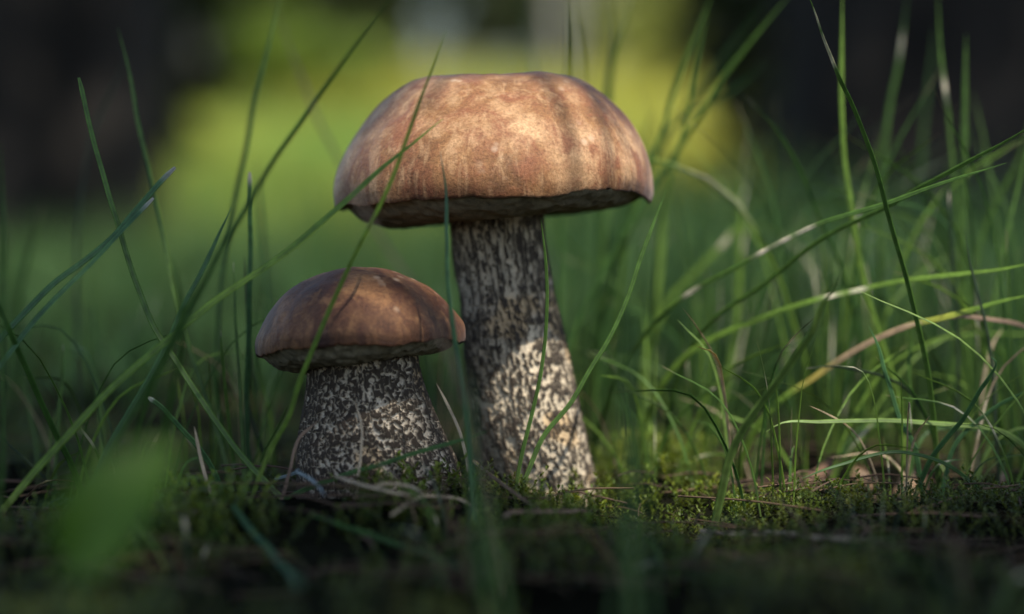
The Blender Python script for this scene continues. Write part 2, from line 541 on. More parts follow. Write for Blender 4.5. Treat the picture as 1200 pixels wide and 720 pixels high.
def blade_geo(P, width, color, n=30, face=None, fold=0.35, tip='point', spots=(), twist=0.0, root_pale=True, tipcol=None, bands=()):
    """closed, folded leaf blade; P runs root to tip"""
    C = spline(P, n)
    n = len(C)
    Lb = np.linalg.norm(C[-1] - C[0])
    C = C + 0.004 * Lb * np.stack([noise(np.linspace(0, 9, n), Lb * 991 + q_ * 5.3, 0, 90) for q_ in range(3)], -1) * np.linspace(0, 1, n)[:, None]
    s = np.linspace(0, 1, n)
    T = np.gradient(C, axis=0)
    T /= np.linalg.norm(T, axis=1)[:, None] + 1e-12
    view = (CAM - C) if face is None else np.broadcast_to(np.asarray(face, float), C.shape)
    view = view / (np.linalg.norm(view, axis=1)[:, None] + 1e-12)
    A = np.cross(T, view)
    A /= np.linalg.norm(A, axis=1)[:, None] + 1e-9
    B = np.cross(A, T)
    ang = twist * (0.35 + s)
    A, B = A * np.cos(ang)[:, None] + B * np.sin(ang)[:, None], -A * np.sin(ang)[:, None] + B * np.cos(ang)[:, None]
    if tip == 'point':
        wd = np.clip((1 - s) / 0.16, 0.05, 1) ** 0.7 * (1 - 0.25 * s)
    else:
        wd = np.where(s > 0.985, 0.55, 1.0) * (1 - 0.22 * s)
    wd = wd * (0.75 + 0.25 * np.clip(s / 0.15, 0, 1)) * width / 2
    prof = [(-1, 0.0), (-0.5, -fold * 0.65), (0, -fold), (0.5, -fold * 0.65), (1, 0.0), (0.5, -fold * 0.65 + 0.16), (0, -fold + 0.22), (-0.5, -fold * 0.65 + 0.16)]
    k = len(prof)
    V = np.stack([C + wd[:, None] * (a * A + b * B) for a, b in prof], 1)
    i, j = np.meshgrid(np.arange(n - 1), np.arange(k), indexing='ij')
    a = i * k + j
    b = i * k + (j + 1) % k
    F = np.stack([a, b, b + k, a + k], -1).reshape(-1, 4)
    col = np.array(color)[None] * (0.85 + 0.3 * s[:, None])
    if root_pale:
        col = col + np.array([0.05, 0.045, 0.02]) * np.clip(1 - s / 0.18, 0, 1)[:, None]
    if tipcol is not None:
        wt = sstep(0.95, 1.0, s)[:, None]
        col = col * (1 - wt) + np.array(tipcol) * wt
    for b0, b1, bc in bands:
        wt = (sstep(b0 - 0.06, b0 + 0.03, s) * sstep(b1 + 0.06, b1 - 0.03, s))[:, None]
        col = col * (1 - wt) + np.array(bc) * wt
    for sp in spots:
        wt = np.exp(-((s - sp) / (0.75 / n)) ** 2)[:, None]
        col = col * (1 - wt) + np.array([0.62, 0.55, 0.42]) * wt
    cc = np.repeat(col[:, None], k, 1)
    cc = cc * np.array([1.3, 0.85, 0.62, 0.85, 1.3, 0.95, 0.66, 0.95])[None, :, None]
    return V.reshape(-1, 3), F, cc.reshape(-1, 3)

def rooted(P):
    """carry the lower end down to the soil along its own direction"""
    P = [np.array(p) for p in P]
    g0 = ground(P[0][0], P[0][1])
    if P[0][2] > g0 - 0.002:
        d = P[0] - P[1]
        d = d / (np.linalg.norm(d) + 1e-9)
        h = P[0][2] - g0 + 0.004
        if d[2] > -0.35:
            d = np.array([d[0] * 0.6, d[1] * 0.6, -0.6])
            d /= np.linalg.norm(d)
        q = P[0] + d * (h / -d[2])
        q[2] = ground(q[0], q[1]) - 0.003
        if h > 0.008:
            P.insert(0, (P[0] + q) / 2 + np.array([0, 0, -0.05 * h]))
        P.insert(0, q)
    return P

TUFTS = {}
def blade(tuft, pts, Y0, Y1, wpx, color='mid', **kw):
    """pts are photo pixels from root to tip; the depth runs from Y0 at the root to Y1 at the tip"""
    pts = np.array(pts, float)
    d = np.r_[0, np.cumsum(np.linalg.norm(np.diff(pts, axis=0), axis=1))]
    d /= d[-1]
    P = rooted([at(px, py, Y0 + (Y1 - Y0) * t) for (px, py), t in zip(pts, d)])
    w_ = 0.86 * wpx * (0.923 + (Y0 + Y1) / 2) / FPX
    kw.setdefault('twist', random.uniform(-0.5, 0.5))
    kw.setdefault('n', 44)
    mat = M_DRY if color in ('dry', 'brown', 'grey') else M_BLADE
    TUFTS.setdefault(tuft, []).append((P, w_, color, kw, mat))

def R_(*p):
    return list(p)[::-1]

TIP = (0.36, 0.33, 0.28)
# --- beside the small mushroom
blade('beside', R_((328, -8), (314, 60), (300, 115), (286, 180), (273, 240), (266, 290), (259, 345), (255, 400), (253, 470), (256, 560)), 0.03, 0.06, 8, 'mid')
blade('beside', R_((292, 203), (293, 300), (291, 400), (289, 480), (292, 572)), -0.01, -0.02, 8, 'blue', tip='cut', tipcol=TIP)
blade('beside', R_((301, 188), (307, 260), (314, 350), (318, 420), (312, 555)), 0.10, 0.14, 9, 'mid')
blade('beside', R_((138, 33), (146, 65), (160, 135), (175, 200), (187, 260), (200, 320), (216, 390), (235, 450), (250, 492), (262, 530), (275, 585)), -0.02, 0.02, 7, 'mid')
blade('beside', R_((258, 388), (262, 440), (268, 490), (275, 545), (283, 580)), -0.02, -0.03, 5, 'mid', tipcol=TIP)
blade('beside', R_((274, 308), (275, 340), (278, 400), (282, 470), (287, 575)), -0.03, -0.02, 5, 'mid', tipcol=TIP)
blade('beside', R_((286, 300), (290, 360), (291, 430), (291, 475), (303, 512), (318, 565)), 0.0, 0.0, 7, 'dark')
blade('beside', R_((299, 395), (303, 430), (312, 470), (320, 510), (322, 560)), 0.02, 0.02, 5, 'mid')
blade('beside', R_((174, 466), (186, 475), (215, 505), (240, 535), (255, 562), (264, 592)), -0.06, -0.07, 8, 'blue', tip='cut', tipcol=(0.7, 0.68, 0.66))
blade('beside', R_((250, 420), (256, 470), (262, 520), (268, 582)), 0.0, 0.0, 6, 'deep')
blade('beside', R_((305, 330), (296, 400), (300, 470), (298, 575)), 0.05, 0.07, 6, 'deep')
blade('beside', R_((340, 470), (326, 500), (310, 530), (296, 580)), -0.03, -0.03, 4, 'mid')
# --- long blades crossing in front of the caps
blade('crossing_low', R_((521, 142), (490, 166), (455, 192), (405, 237), (350, 283), (300, 320), (240, 362), (190, 403), (130, 455), (80, 510), (45, 548), (10, 590)), -0.10, -0.082, 10, 'bright', twist=0.35)
blade('crossing_steep', R_((525, 36), (502, 95), (481, 150), (460, 208), (440, 252), (415, 302), (390, 355), (370, 400), (352, 445), (338, 490), (318, 525), (298, 575)), -0.10, -0.098, 7, 'bright', twist=-0.4)
blade('upright_front', R_((517, 177), (521, 220), (523, 270), (526, 330), (530, 380), (538, 430), (545, 480), (551, 540), (555, 605)), -0.12, -0.082, 9, 'blue', twist=0.7, tipcol=TIP)
# --- left edge
blade('left_pair', R_((207, 197), (180, 222), (155, 250), (135, 275), (100, 305), (60, 335), (30, 365), (0, 397), (-40, 445), (-90, 540)), -0.08, -0.06, 10, 'blue', tip='cut', tipcol=TIP, twist=0.3)
blade('left_pair', R_((179, 232), (160, 252), (135, 279), (100, 315), (70, 345), (35, 382), (8, 418), (-30, 470), (-70, 560)), -0.10, -0.065, 9, 'blue', tip='cut', tipcol=TIP)
blade('left_pair', R_((1, 168), (3, 240), (5, 330), (5, 450), (2, 560), (-4, 640)), -0.14, -0.14, 7, 'deep')
blade('left_pair', R_((-30, 300), (8, 380), (28, 425), (45, 465), (65, 508), (84, 545), (98, 585)), -0.06, -0.10, 9, 'deep')
blade('left_pair', R_((27, 440), (34, 475), (42, 520), (46, 575)), 0.03, 0.04, 6, 'mid')
blade('left_pair', R_((-10, 500), (12, 522), (40, 548), (78, 585)), -0.02, -0.04, 4, 'dark')
# --- fan of blades low on the left
blade('left_fan', R_((455, -4), (420, 45), (388, 90), (350, 147), (312, 205), (286, 252), (262, 290), (240, 332), (212, 388), (182, 440), (145, 500), (112, 560)), -0.15, -0.11, 9, 'deep')
blade('left_fan', R_((270, 242), (251, 288), (232, 328), (215, 358), (198, 398), (175, 442), (150, 485), (125, 528), (100, 590)), -0.08, -0.06, 8, 'blue')
blade('left_fan', R_((262, 290), (240, 330), (215, 370), (190, 425), (166, 488), (150, 560)), -0.14, -0.15, 8, 'deep')
blade('left_fan', R_((92, 92), (105, 140), (120, 200), (135, 255), (148, 300), (165, 345), (182, 388), (202, 418), (230, 460), (255, 497), (285, 537), (318, 572), (362, 612)), -0.08, -0.05, 9, 'mid', tip='cut')
blade('left_fan', R_((74, 404), (72, 450), (68, 500), (64, 575)), -0.01, 0.0, 6, 'mid', tipcol=TIP)
blade('left_fan', R_((107, 345), (110, 390), (115, 440), (120, 490), (118, 555)), 0.10, 0.12, 8, 'mid')
blade('left_fan', R_((200, 300), (210, 350), (214, 400), (200, 470), (180, 570)), -0.15, -0.17, 9, 'deep')
blade('left_fan', R_((152, 60), (132, 105), (112, 150), (95, 230), (90, 380), (95, 545)), 0.12, 0.14, 5, 'dark')
# --- in front of the big stem
blade('stem_front', R_((634, 255), (640, 310), (641, 370), (633, 440), (622, 490), (609, 545), (603, 580)), -0.05, -0.05, 6, 'mid')
blade('stem_front', R_((779, 221), (770, 250), (752, 300), (735, 350), (711, 402), (692, 432), (668, 474), (640, 507), (606, 580)), -0.05, -0.04, 7, 'mid')
# --- rising behind the big cap
blade('behind_cap', R_((802, 166), (768, 212), (741, 255), (715, 300), (692, 348), (668, 405), (652, 555)), 0.07, 0.09, 8, 'deep')
blade('behind_cap', R_((833, -6), (815, 42), (800, 80), (790, 110), (778, 150), (765, 183), (752, 215), (735, 280), (722, 380), (715, 550)), 0.10, 0.09, 8, 'mid')
blade('behind_cap', R_((830, 14), (821, 60), (813, 100), (803, 150), (790, 190), (775, 260), (765, 380), (760, 550)), 0.09, 0.08, 6, 'mid')
blade('behind_cap', R_((927, -6), (882, 48), (850, 90), (825, 130), (800, 165), (782, 195), (757, 232), (725, 300), (700, 400), (690, 550)), 0.12, 0.08, 8, 'mid')
blade('behind_cap', R_((908, -6), (860, 52), (815, 110), (790, 145), (768, 178), (740, 235), (712, 340), (705, 540)), 0.18, 0.20, 8, 'deep')
blade('behind_cap', R_((896, 74), (862, 104), (812, 132), (780, 158), (760, 185), (730, 260), (715, 380), (720, 545)), 0.14, 0.16, 9, 'deep')
blade('behind_cap', R_((715, -6), (718, 40), (714, 80), (709, 112), (700, 300), (695, 550)), 0.13, 0.15, 8, 'deep')
blade('behind_cap', R_((741, -6), (727, 40), (718, 72), (715, 120), (705, 320), (690, 550)), 0.12, 0.14, 8, 'mid')
blade('behind_cap', R_((665, -6), (666, 40), (665, 90), (655, 300), (650, 550)), 0.12, 0.14, 6, 'deep')
blade('behind_cap', R_((674, 2), (677, 50), (680, 95), (675, 300), (670, 545)), 0.26, 0.28, 8, 'deep')
blade('behind_cap', R_((770, 128), (758, 150), (745, 185), (725, 260), (708, 400), (700, 545)), 0.16, 0.18, 9, 'deep')
blade('behind_cap', R_((780, 230), (776, 262), (772, 310), (765, 380), (748, 545)), 0.14, 0.16, 12, 'bright')
blade('behind_cap', R_((605, -6), (620, 45), (626, 85), (630, 300), (640, 550)), 0.2, 0.25, 7, 'deep')
blade('behind_cap', R_((866, 265), (868, 200), (866, 330), (862, 390), (850, 455), (836, 510), (826, 560))[0:6], 0.10, 0.12, 8, 'bright')
blade('behind_cap', R_((905, 300), (888, 282), (868, 267), (845, 290), (815, 320), (790, 345), (765, 395), (745, 550)), 0.13, 0.14, 9, 'bright', spots=(0.80,))
# --- right-hand arching blades
blade('right_arch', R_((1182, 191), (1130, 208), (1080, 225), (1035, 240), (1000, 250), (960, 262), (920, 281), (893, 296), (860, 315), (830, 331), (800, 350), (770, 376), (748, 402), (725, 440), (700, 510), (688, 575)), 0.05, -0.06, 8, 'mid', spots=(0.44, 0.58, 0.62, 0.66), n=70)
blade('right_arch', R_((1222, 142), (1180, 166), (1140, 187), (1100, 210), (1070, 226), (1040, 243), (1010, 256), (980, 271), (950, 291), (920, 315), (880, 345), (850, 363), (820, 392), (795, 440), (778, 575)), 0.05, -0.05, 7, 'mid', n=70)
blade('right_arch', R_((1228, 307), (1180, 314), (1130, 320), (1080, 326), (1040, 332), (1000, 341), (960, 351), (930, 360), (900, 371), (860, 386), (830, 400), (805, 416), (780, 445), (755, 500), (738, 575)), 0.04, -0.02, 9, 'bright', spots=(0.61, 0.66), n=70)
blade('right_arch', R_((1215, 344), (1170, 353), (1140, 362), (1110, 370), (1070, 381), (1020, 401), (985, 421), (950, 445), (920, 465), (895, 490), (872, 530), (860, 575)), 0.02, -0.02, 10, 'bright', bands=((0.40, 0.47, (0.34, 0.27, 0.06)), (0.49, 0.70, (0.27, 0.19, 0.11)), (0.74, 0.80, (0.32, 0.34, 0.05))), n=60)
blade('right_arch', R_((988, 320), (966, 358), (950, 392), (930, 420), (905, 455), (880, 490), (858, 528), (845, 580)), -0.08, -0.12, 13, 'pale')
blade('right_arch', R_((838, 455), (820, 466), (795, 490), (776, 520), (765, 565)), 0.02, 0.01, 6, 'mid', tip='cut', tipcol=(0.72, 0.62, 0.48))
# --- right-hand upright blades
blade('right_tall', R_((942, -8), (960, 30), (975, 65), (985, 92), (1000, 125), (1020, 180), (1035, 230), (1052, 290), (1070, 360), (1086, 430), (1100, 575)), -0.02, -0.06, 8, 'mid', spots=(0.875, 0.905, 0.95), n=70)
blade('right_tall', R_((988, -6), (986, 60), (986, 120), (990, 180), (997, 232), (1005, 290), (1016, 345), (1028, 385), (1042, 430), (1055, 480), (1060, 575)), 0.02, 0.03, 8, 'bright')
blade('right_tall', R_((1062, -4), (1056, 45), (1050, 85), (1042, 125), (1035, 180), (1030, 260), (1035, 400), (1042, 560)), 0.10, 0.13, 9, 'mid', spots=(0.9,))
blade('right_tall', R_((1099, -6), (1102, 60), (1108, 112), (1115, 170), (1122, 250), (1125, 330), (1128, 420), (1130, 565)), 0.07, 0.08, 6, 'mid', spots=(0.81,))
blade('right_tall', R_((1096, 30), (1088, 95), (1080, 180), (1075, 270), (1080, 400), (1085, 550)), 0.17, 0.2, 9, 'mid')
blade('right_tall', R_((1132, 40), (1131, 150), (1130, 230), (1128, 300), (1132, 370), (1136, 565)), 0.06, 0.07, 9, 'mid')
blade('right_tall', R_((875, 113), (890, 130), (910, 155), (932, 190), (960, 258), (982, 305), (1002, 370), (1012, 560)), 0.05, 0.04, 6, 'deep', tipcol=TIP)
blade('right_tall', R_((1131, 272), (1136, 310), (1146, 342), (1155, 380), (1170, 560)), -0.01, -0.02, 5, 'dark')
blade('right_tall', R_((1206, 140), (1192, 190), (1172, 230), (1155, 262), (1140, 330), (1120, 420), (1110, 560)), 0.10, 0.10, 7, 'mid')
blade('right_tall', R_((1215, 130), (1195, 210), (1178, 285), (1164, 350), (1155, 450), (1160, 565)), 0.04, 0.05, 6, 'mid')
blade('right_tall', R_((1046, 160), (1066, 198), (1085, 235), (1102, 272), (1118, 310), (1135, 400), (1142, 560)), 0.09, 0.09, 6, 'mid')
blade('right_tall', R_((1110, 205), (1113, 260), (1118, 320), (1122, 400), (1120, 560)), 0.03, 0.03, 6, 'dark', spots=(0.93,))
# --- low tangle on the right
blade('right_low', R_((898, 506), (912, 497), (960, 494), (1000, 493), (1050, 494), (1110, 497), (1180, 508), (1235, 560)), -0.02, -0.05, 8, 'pale')
blade('right_low', [(1262, 560), (1225, 400), (1205, 385), (1160, 375), (1122, 371), (1090, 376), (1050, 386)], 0.02, -0.01, 7, 'brown')
blade('right_low', R_((1160, 418), (1167, 424), (1160, 441), (1148, 457), (1138, 476), (1128, 492), (1112, 510), (1090, 540), (1075, 575)), -0.04, -0.06, 8, 'blue')
blade('right_low', R_((1018, 383), (1028, 405), (1036, 432), (1045, 462), (1055, 492), (1068, 515), (1080, 575)), -0.03, -0.04, 8, 'blue')
blade('right_low', R_((945, 433), (975, 430), (1000, 433), (1030, 440), (1060, 455), (1090, 500), (1100, 570)), 0.0, -0.02, 5, 'dark', tipcol=TIP)
blade('right_low', R_((1210, 455), (1180, 470), (1150, 490), (1120, 520), (1105, 575)), -0.03, -0.03, 7, 'blue')
blade('right_low', R_((1175, 385), (1165, 400), (1158, 420), (1150, 470), (1145, 570)), 0.03, 0.03, 6, 'dry')
blade('right_low', R_((1070, 380), (1066, 420), (1066, 470), (1064, 570)), 0.0, 0.0, 6, 'mid')
blade('right_low', R_((940, 560), (985, 545), (1050, 530), (1110, 545), (1150, 575)), -0.05, -0.06, 6, 'deep')
blade('right_low', R_((1215, 520), (1170, 508), (1130, 502), (1090, 505), (1060, 575)), 0.0, 0.02, 6, 'deep')
# --- out-of-focus blades close to the lens side
blade('near_blur', [(742, 720), (738, 600), (735, 520), (732, 440), (738, 350)], -0.30, -0.27, 13, 'mid')
blade('near_blur', [(765, 730), (762, 650), (752, 560), (746, 480)], -0.31, -0.30, 10, 'deep')
blade('near_blur', [(720, 725), (728, 650), (735, 580), (745, 520)], -0.33, -0.32, 9, 'deep')
blade('near_blur_left', [(575, 735), (562, 660), (556, 590), (553, 500), (548, 430)], -0.27, -0.24, 9, 'deep')
blade('near_blur_left', [(595, 735), (590, 690), (575, 620), (568, 560)], -0.30, -0.29, 9, 'deep')
blade('near_stalk', R_((318, -6), (340, 62), (368, 125), (400, 190), (430, 250), (460, 300), (490, 342), (520, 400), (560, 520), (585, 650)), -0.22, -0.20, 5, 'brown')
# --- lying blades, dry stems
def lying(name, pix, wpx, color, label, cat, lift=0.003, arch=0.0, **kw):
    P = [on_ground(px, py, lift) for px, py in pix]
    n = len(P)
    for k, p in enumerate(P):
        p[2] += arch * math.sin(math.pi * k / (n - 1))
    w_ = wpx * (P[n // 2][1] - CAM[1]) / FPX
    mat = M_DRY if color in ('dry', 'brown', 'grey') else M_BLADE
    V, F, C = blade_geo(P, w_, GREENS[color], n=30, root_pale=False, **kw)
    return tag(make_mesh(name, V, F, mat, col=C), label, cat)

TUFT_INFO = {
    'beside': ('grass_tuft', 'dense tuft of upright green grass pressed against the left of the small mushroom', 'grass tuft'),
    'crossing_low': ('grass_strand', 'long slanting grass blade whose tip lies across the front of the tan cap', 'grass blade'),
    'crossing_steep': ('grass_strand', 'tall thin grass blade crossing in front of both mushroom caps', 'grass blade'),
    'upright_front': ('grass_strand', 'upright grass blade with pale tip ending in front of the tan cap', 'grass blade'),
    'left_pair': ('grass_tuft', 'tuft with two bluish grass blades leaning together to pale cut tips', 'grass tuft'),
    'left_fan': ('grass_tuft', 'open fan of long grass blades rooted behind the blurred broad leaf', 'grass tuft'),
    'stem_front': ('grass_tuft', 'two grass blades forking from the foot of the large mushroom stem', 'grass tuft'),
    'behind_cap': ('grass_tuft', 'tall tuft of slender grass rising from behind the large mushroom above its cap', 'grass tuft'),
    'right_arch': ('grass_tuft', 'tuft of long arching bright green blades with pale spots, bending away from the large stem', 'grass tuft'),
    'right_tall': ('grass_tuft', 'tuft of tall upright thin blades standing against the dark tree trunk', 'grass tuft'),
    'right_low': ('grass_tuft', 'low tangle of drooping blue-green and brown blades under the arching grass', 'grass tuft'),
    'near_blur': ('grass_tuft', 'soft blurred green blades standing in front of the moss beside the large stem', 'grass tuft'),
    'near_blur_left': ('grass_tuft', 'soft blurred dark blades standing in front of the gap between the two mushrooms', 'grass tuft'),
    'near_stalk': ('grass_stalk', 'blurred straw-coloured grass stalk passing in front of the left rim of the tan cap', 'grass stalk'),
}
for key, bl in TUFTS.items():
    nm, lb, ct = TUFT_INFO[key]
    if len(bl) == 1:
        P, w_, c, kw, mat = bl[0]
        V, F, C = blade_geo(P, w_, GREENS[c], **kw)
        tag(make_mesh(nm, V, F, mat, col=C), lb, ct)
        continue
    rc = np.mean([b[0][0] for b in bl], axis=0)
    rc[2] = ground(rc[0], rc[1])
    e = empty(nm, rc, lb, ct)
    for P, w_, c, kw, mat in bl:
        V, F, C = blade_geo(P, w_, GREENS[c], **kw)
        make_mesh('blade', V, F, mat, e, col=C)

lying('fallen_grass', [(272, 592), (290, 616), (318, 648), (352, 686)], 9, 'blue', 'bluish grass blade lying flat on dark soil, pointing away from the dense tuft', 'grass blade', tip='cut', lift=0.006)
lying('fallen_grass', [(536, 664), (500, 650), (460, 636), (420, 622), (364, 604)], 7, 'deep', 'fallen dull green blade lying across the dark litter below the small mushroom', 'grass blade', lift=0.005)
lying('fallen_grass', [(322, 562), (338, 562), (352, 562), (366, 568), (381, 582)], 4.5, 'grey', 'glossy blue-white curled blade arching at the foot of the small mushroom stem', 'grass blade', lift=0.009, arch=0.002)
lying('dry_stem', [(392, 558), (430, 570), (465, 578), (492, 583)], 4, 'dry', 'thin straight dry stem lying against the front of the small mushroom foot', 'dry stem', lift=0.010)
lying('dry_stem', [(440, 570), (455, 567), (475, 569), (495, 577)], 4, 'dry', 'short pale curved dry stem resting on the longer straight one by the small mushroom', 'dry stem', lift=0.012)
lying('dry_stem', [(458, 604), (480, 597), (510, 592), (540, 593), (562, 600)], 4, 'dry', 'bowed pale dry stem arching over the green moss between the mushrooms', 'dry stem', lift=0.006, arch=0.003)
lying('dry_stem', [(590, 606), (606, 600), (640, 600), (700, 598)], 5, 'brown', 'reddish brown dry stem lying along the front of the large mushroom foot', 'dry stem', lift=0.009)
lying('dry_stem', [(560, 540), (585, 565), (612, 585), (630, 600)], 5, 'brown', 'brown dry stem sloping down towards the large mushroom foot from the gap', 'dry stem', lift=0.010)
lying('dry_stem', [(820, 622), (860, 626), (900, 625), (960, 630), (1040, 632)], 6, 'dry', 'long grey dry stem lying level on the ground under the right-hand grass', 'dry stem', lift=0.006)

def standing_dry(name, pix, Y0, Y1, wpx, color, label, cat):
    P = rooted([at(px, py, Y0 + (Y1 - Y0) * k / (len(pix) - 1)) for k, (px, py) in enumerate(pix)])
    V, F, C = blade_geo(P, wpx * (0.923 + Y0) / FPX, GREENS[color], n=26)
    return tag(make_mesh(name, V, F, M_DRY, col=C), label, cat)
standing_dry('dry_stem', [(416, 592), (420, 560), (423, 530), (424, 500), (416, 470)], -0.092, -0.084, 3.5, 'dry', 'thin pale dry stem standing against the front of the small speckled stem', 'dry stem')
standing_dry('dry_stem', [(328, 590), (340, 550), (350, 515), (372, 494)], -0.092, -0.083, 4, 'brown', 'brown dry stem leaning on the lower left of the small mushroom stem', 'dry stem')
standing_dry('dry_stem', [(262, 610), (244, 570), (236, 540), (228, 500)], -0.08, -0.08, 4.5, 'dry', 'pale withered stem poking up beside the cut white-tipped blade', 'dry stem')
standing_dry('dry_stem', [(552, 590), (545, 530), (538, 505), (526, 478), (511, 449)], -0.075, -0.07, 4, 'dry', 'pale forked dry stem standing in the gap between the two mushrooms', 'dry stem')
standing_dry('grass_strand', [(362, 572), (400, 558), (450, 543), (500, 527), (545, 515), (573, 506)], -0.085, -0.10, 6, 'deep', 'dark green blade slanting across the foot of the small mushroom towards the large stem', 'grass blade')

# --- further tufts filling the right side and the back, each blade a part
def proc_tuft(x, y, nb, hmin, hmax, wmm, lean, label, group, palette):
    z = float(ground(x, y))
    e = empty('grass_tuft', (x, y, z), label, 'grass tuft', group)
    for k in range(nb):
        a = random.uniform(0, 2 * math.pi)
        r = random.uniform(0, 0.02)
        p0 = np.array([x + r * math.cos(a), y + r * math.sin(a), 0])
        p0[2] = ground(p0[0], p0[1]) - 0.003
        h = random.uniform(hmin, hmax)
        ln = random.uniform(0.05, lean) * h
        dx, dy = math.cos(a) * ln, math.sin(a) * ln * 0.7
        droop = random.uniform(0, 0.25) * h * (ln / h) * 1.4
        P = [p0, p0 + [dx * 0.12, dy * 0.12, h * 0.35], p0 + [dx * 0.42, dy * 0.42, h * 0.72], p0 + [dx, dy, h - droop]]
        c = np.array(GREENS[random.choice(palette)]) * random.uniform(0.7, 1.25)
        V, F, C = blade_geo(P, wmm * 0.001 * random.uniform(0.6, 1.2), c, n=12, twist=random.uniform(-1.2, 1.2),
                            spots=(random.uniform(0.4, 0.9),) if random.random() < 0.25 else (), tipcol=random.choice([None, (0.20, 0.13, 0.07), (0.3, 0.24, 0.15)]))
        make_mesh('blade', V, F, M_BLADE, e, col=C)
    return e
pal = ['mid', 'mid', 'mid', 'deep', 'deep', 'bright', 'bright']
spots_r = [(0.09, 0.12), (0.13, 0.07), (0.17, 0.14), (0.22, 0.09), (0.20, 0.03), (0.12, 0.22), (0.19, 0.24), (0.26, 0.19), (0.06, 0.20), (0.16, 0.34), (0.25, 0.36), (0.10, 0.38)]
for x, y in spots_r:
    proc_tuft(x, y, 22, 0.06, 0.175, 1.3, 0.75, 'fine green grass tuft in the thick stand behind the arching blades', 'grass tufts of the thick stand', pal)
for x, y in [(0.02, 0.30), (-0.05, 0.42), (0.30, 0.55), (0.16, 0.58), (0.05, 0.62), (0.24, 0.80)]:
    proc_tuft(x, y, 14, 0.05, 0.13, 1.8, 0.8, 'loose blurred grass tuft on the shaded lawn behind the large mushroom', 'loose tufts behind the large mushroom', pal)
for x, y in [(-0.20, 0.32), (-0.30, 0.55), (-0.12, 0.60), (-0.24, 0.16)]:
    proc_tuft(x, y, 9, 0.05, 0.12, 2.2, 0.9, 'short sparse grass tuft on the shaded lawn behind the small mushroom', 'sparse tufts behind the small mushroom', ['deep', 'mid', 'dark'])

for x, y in [(0.055, 0.02), (0.085, -0.01), (0.075, 0.06), (0.115, 0.02), (0.145, -0.03), (0.10, -0.05), (0.17, -0.01), (0.20, -0.05)]:
    proc_tuft(x, y, 11, 0.025, 0.085, 1.1, 1.3, 'short wispy grass sprouting from the moss beside the large stem', 'wispy sprouts beside the large stem', ['bright', 'mid', 'mid', 'bright', 'pale', 'deep', 'dry'])
for x, y in [(-0.115, 0.0), (-0.14, -0.03), (-0.16, 0.03), (-0.10, 0.05), (-0.18, -0.02), (-0.03, 0.06), (-0.06, 0.10), (0.03, 0.10)]:
    proc_tuft(x, y, 9, 0.02, 0.10, 1.0, 1.1, 'thin wispy grass sprout rising around the back of the small mushroom', 'wispy sprouts around the small mushroom', ['mid', 'bright', 'deep', 'dry', 'mid'])
for x, y in [(-0.16, -0.12), (-0.10, -0.17), (-0.02, -0.13), (0.05, -0.18), (0.12, -0.14), (0.19, -0.20), (-0.19, -0.05), (-0.01, -0.24), (0.13, -0.27)]:
    proc_tuft(x, y, 8, 0.012, 0.038, 1.2, 1.6, 'small dark wispy sprout in the shaded foreground moss', 'dark sprouts of the foreground', ['deep', 'mid', 'dark', 'brown'])

# ------------------------------------------------------------------ broad leaf close to the lens
def broad_leaf(stem_pts, leaf_pts, width, label):
    base = stem_pts[0]
    e = empty('seedling', base, label, 'seedling')
    V, F = tube(spline(stem_pts, 16), np.linspace(0.0011, 0.0007, 16), 8)
    make_mesh('stalk', V, F, M_BROAD, e, col=np.tile([0.07, 0.13, 0.03], (len(V), 1)))
    n, k = 22, 13
    C = spline(leaf_pts, n)
    s = np.linspace(0, 1, n)
    wd = width / 2 * np.sin(math.pi * np.clip(s * 0.97 + 0.02, 0, 1) ** 0.8) ** 0.75
    T = np.gradient(C, axis=0)
    T /= np.linalg.norm(T, axis=1)[:, None]
    A = np.cross(T, np.array([0.15, -0.75, 0.65]))
    A /= np.linalg.norm(A, axis=1)[:, None]
    B = np.cross(A, T)
    q = np.linspace(-1, 1, k)
    Vt = C[:, None] + wd[:, None, None] * (q[None, :, None] * A[:, None] + (0.22 * np.abs(q) + 0.03 * np.cos(q * 9 + 2 * s[:, None] * 9))[..., None] * B[:, None])
    Vb = Vt - 0.0003 * B[:, None]
    V = np.concatenate([Vt.reshape(-1, 3), Vb.reshape(-1, 3)])
    i, j = np.meshgrid(np.arange(n - 1), np.arange(k - 1), indexing='ij')
    a = (i * k + j).ravel()
    Ft = np.stack([a, a + 1, a + 1 + k, a + k], -1)
    F = np.concatenate([Ft, Ft[:, ::-1] + n * k])
    make_mesh('leaf', V, F, M_BROAD, e, col=np.tile([0.075, 0.155, 0.013], (len(V), 1)))
ly = -0.37
b0 = on_ground(150, 830)
b0 = np.array([at(120, 760, ly)[0], ly, ground(at(120, 760, ly)[0], ly)])
broad_leaf([b0, b0 + [0.0, 0.002, 0.012], at(84, 700, ly), at(76, 668, ly)], [at(76, 668, ly), at(100, 632, ly - 0.004), at(138, 585, ly - 0.004), at(202, 520, ly + 0.006)], 0.021,
           'seedling with one broad bright green leaf, blurred, standing before the left-hand grass')

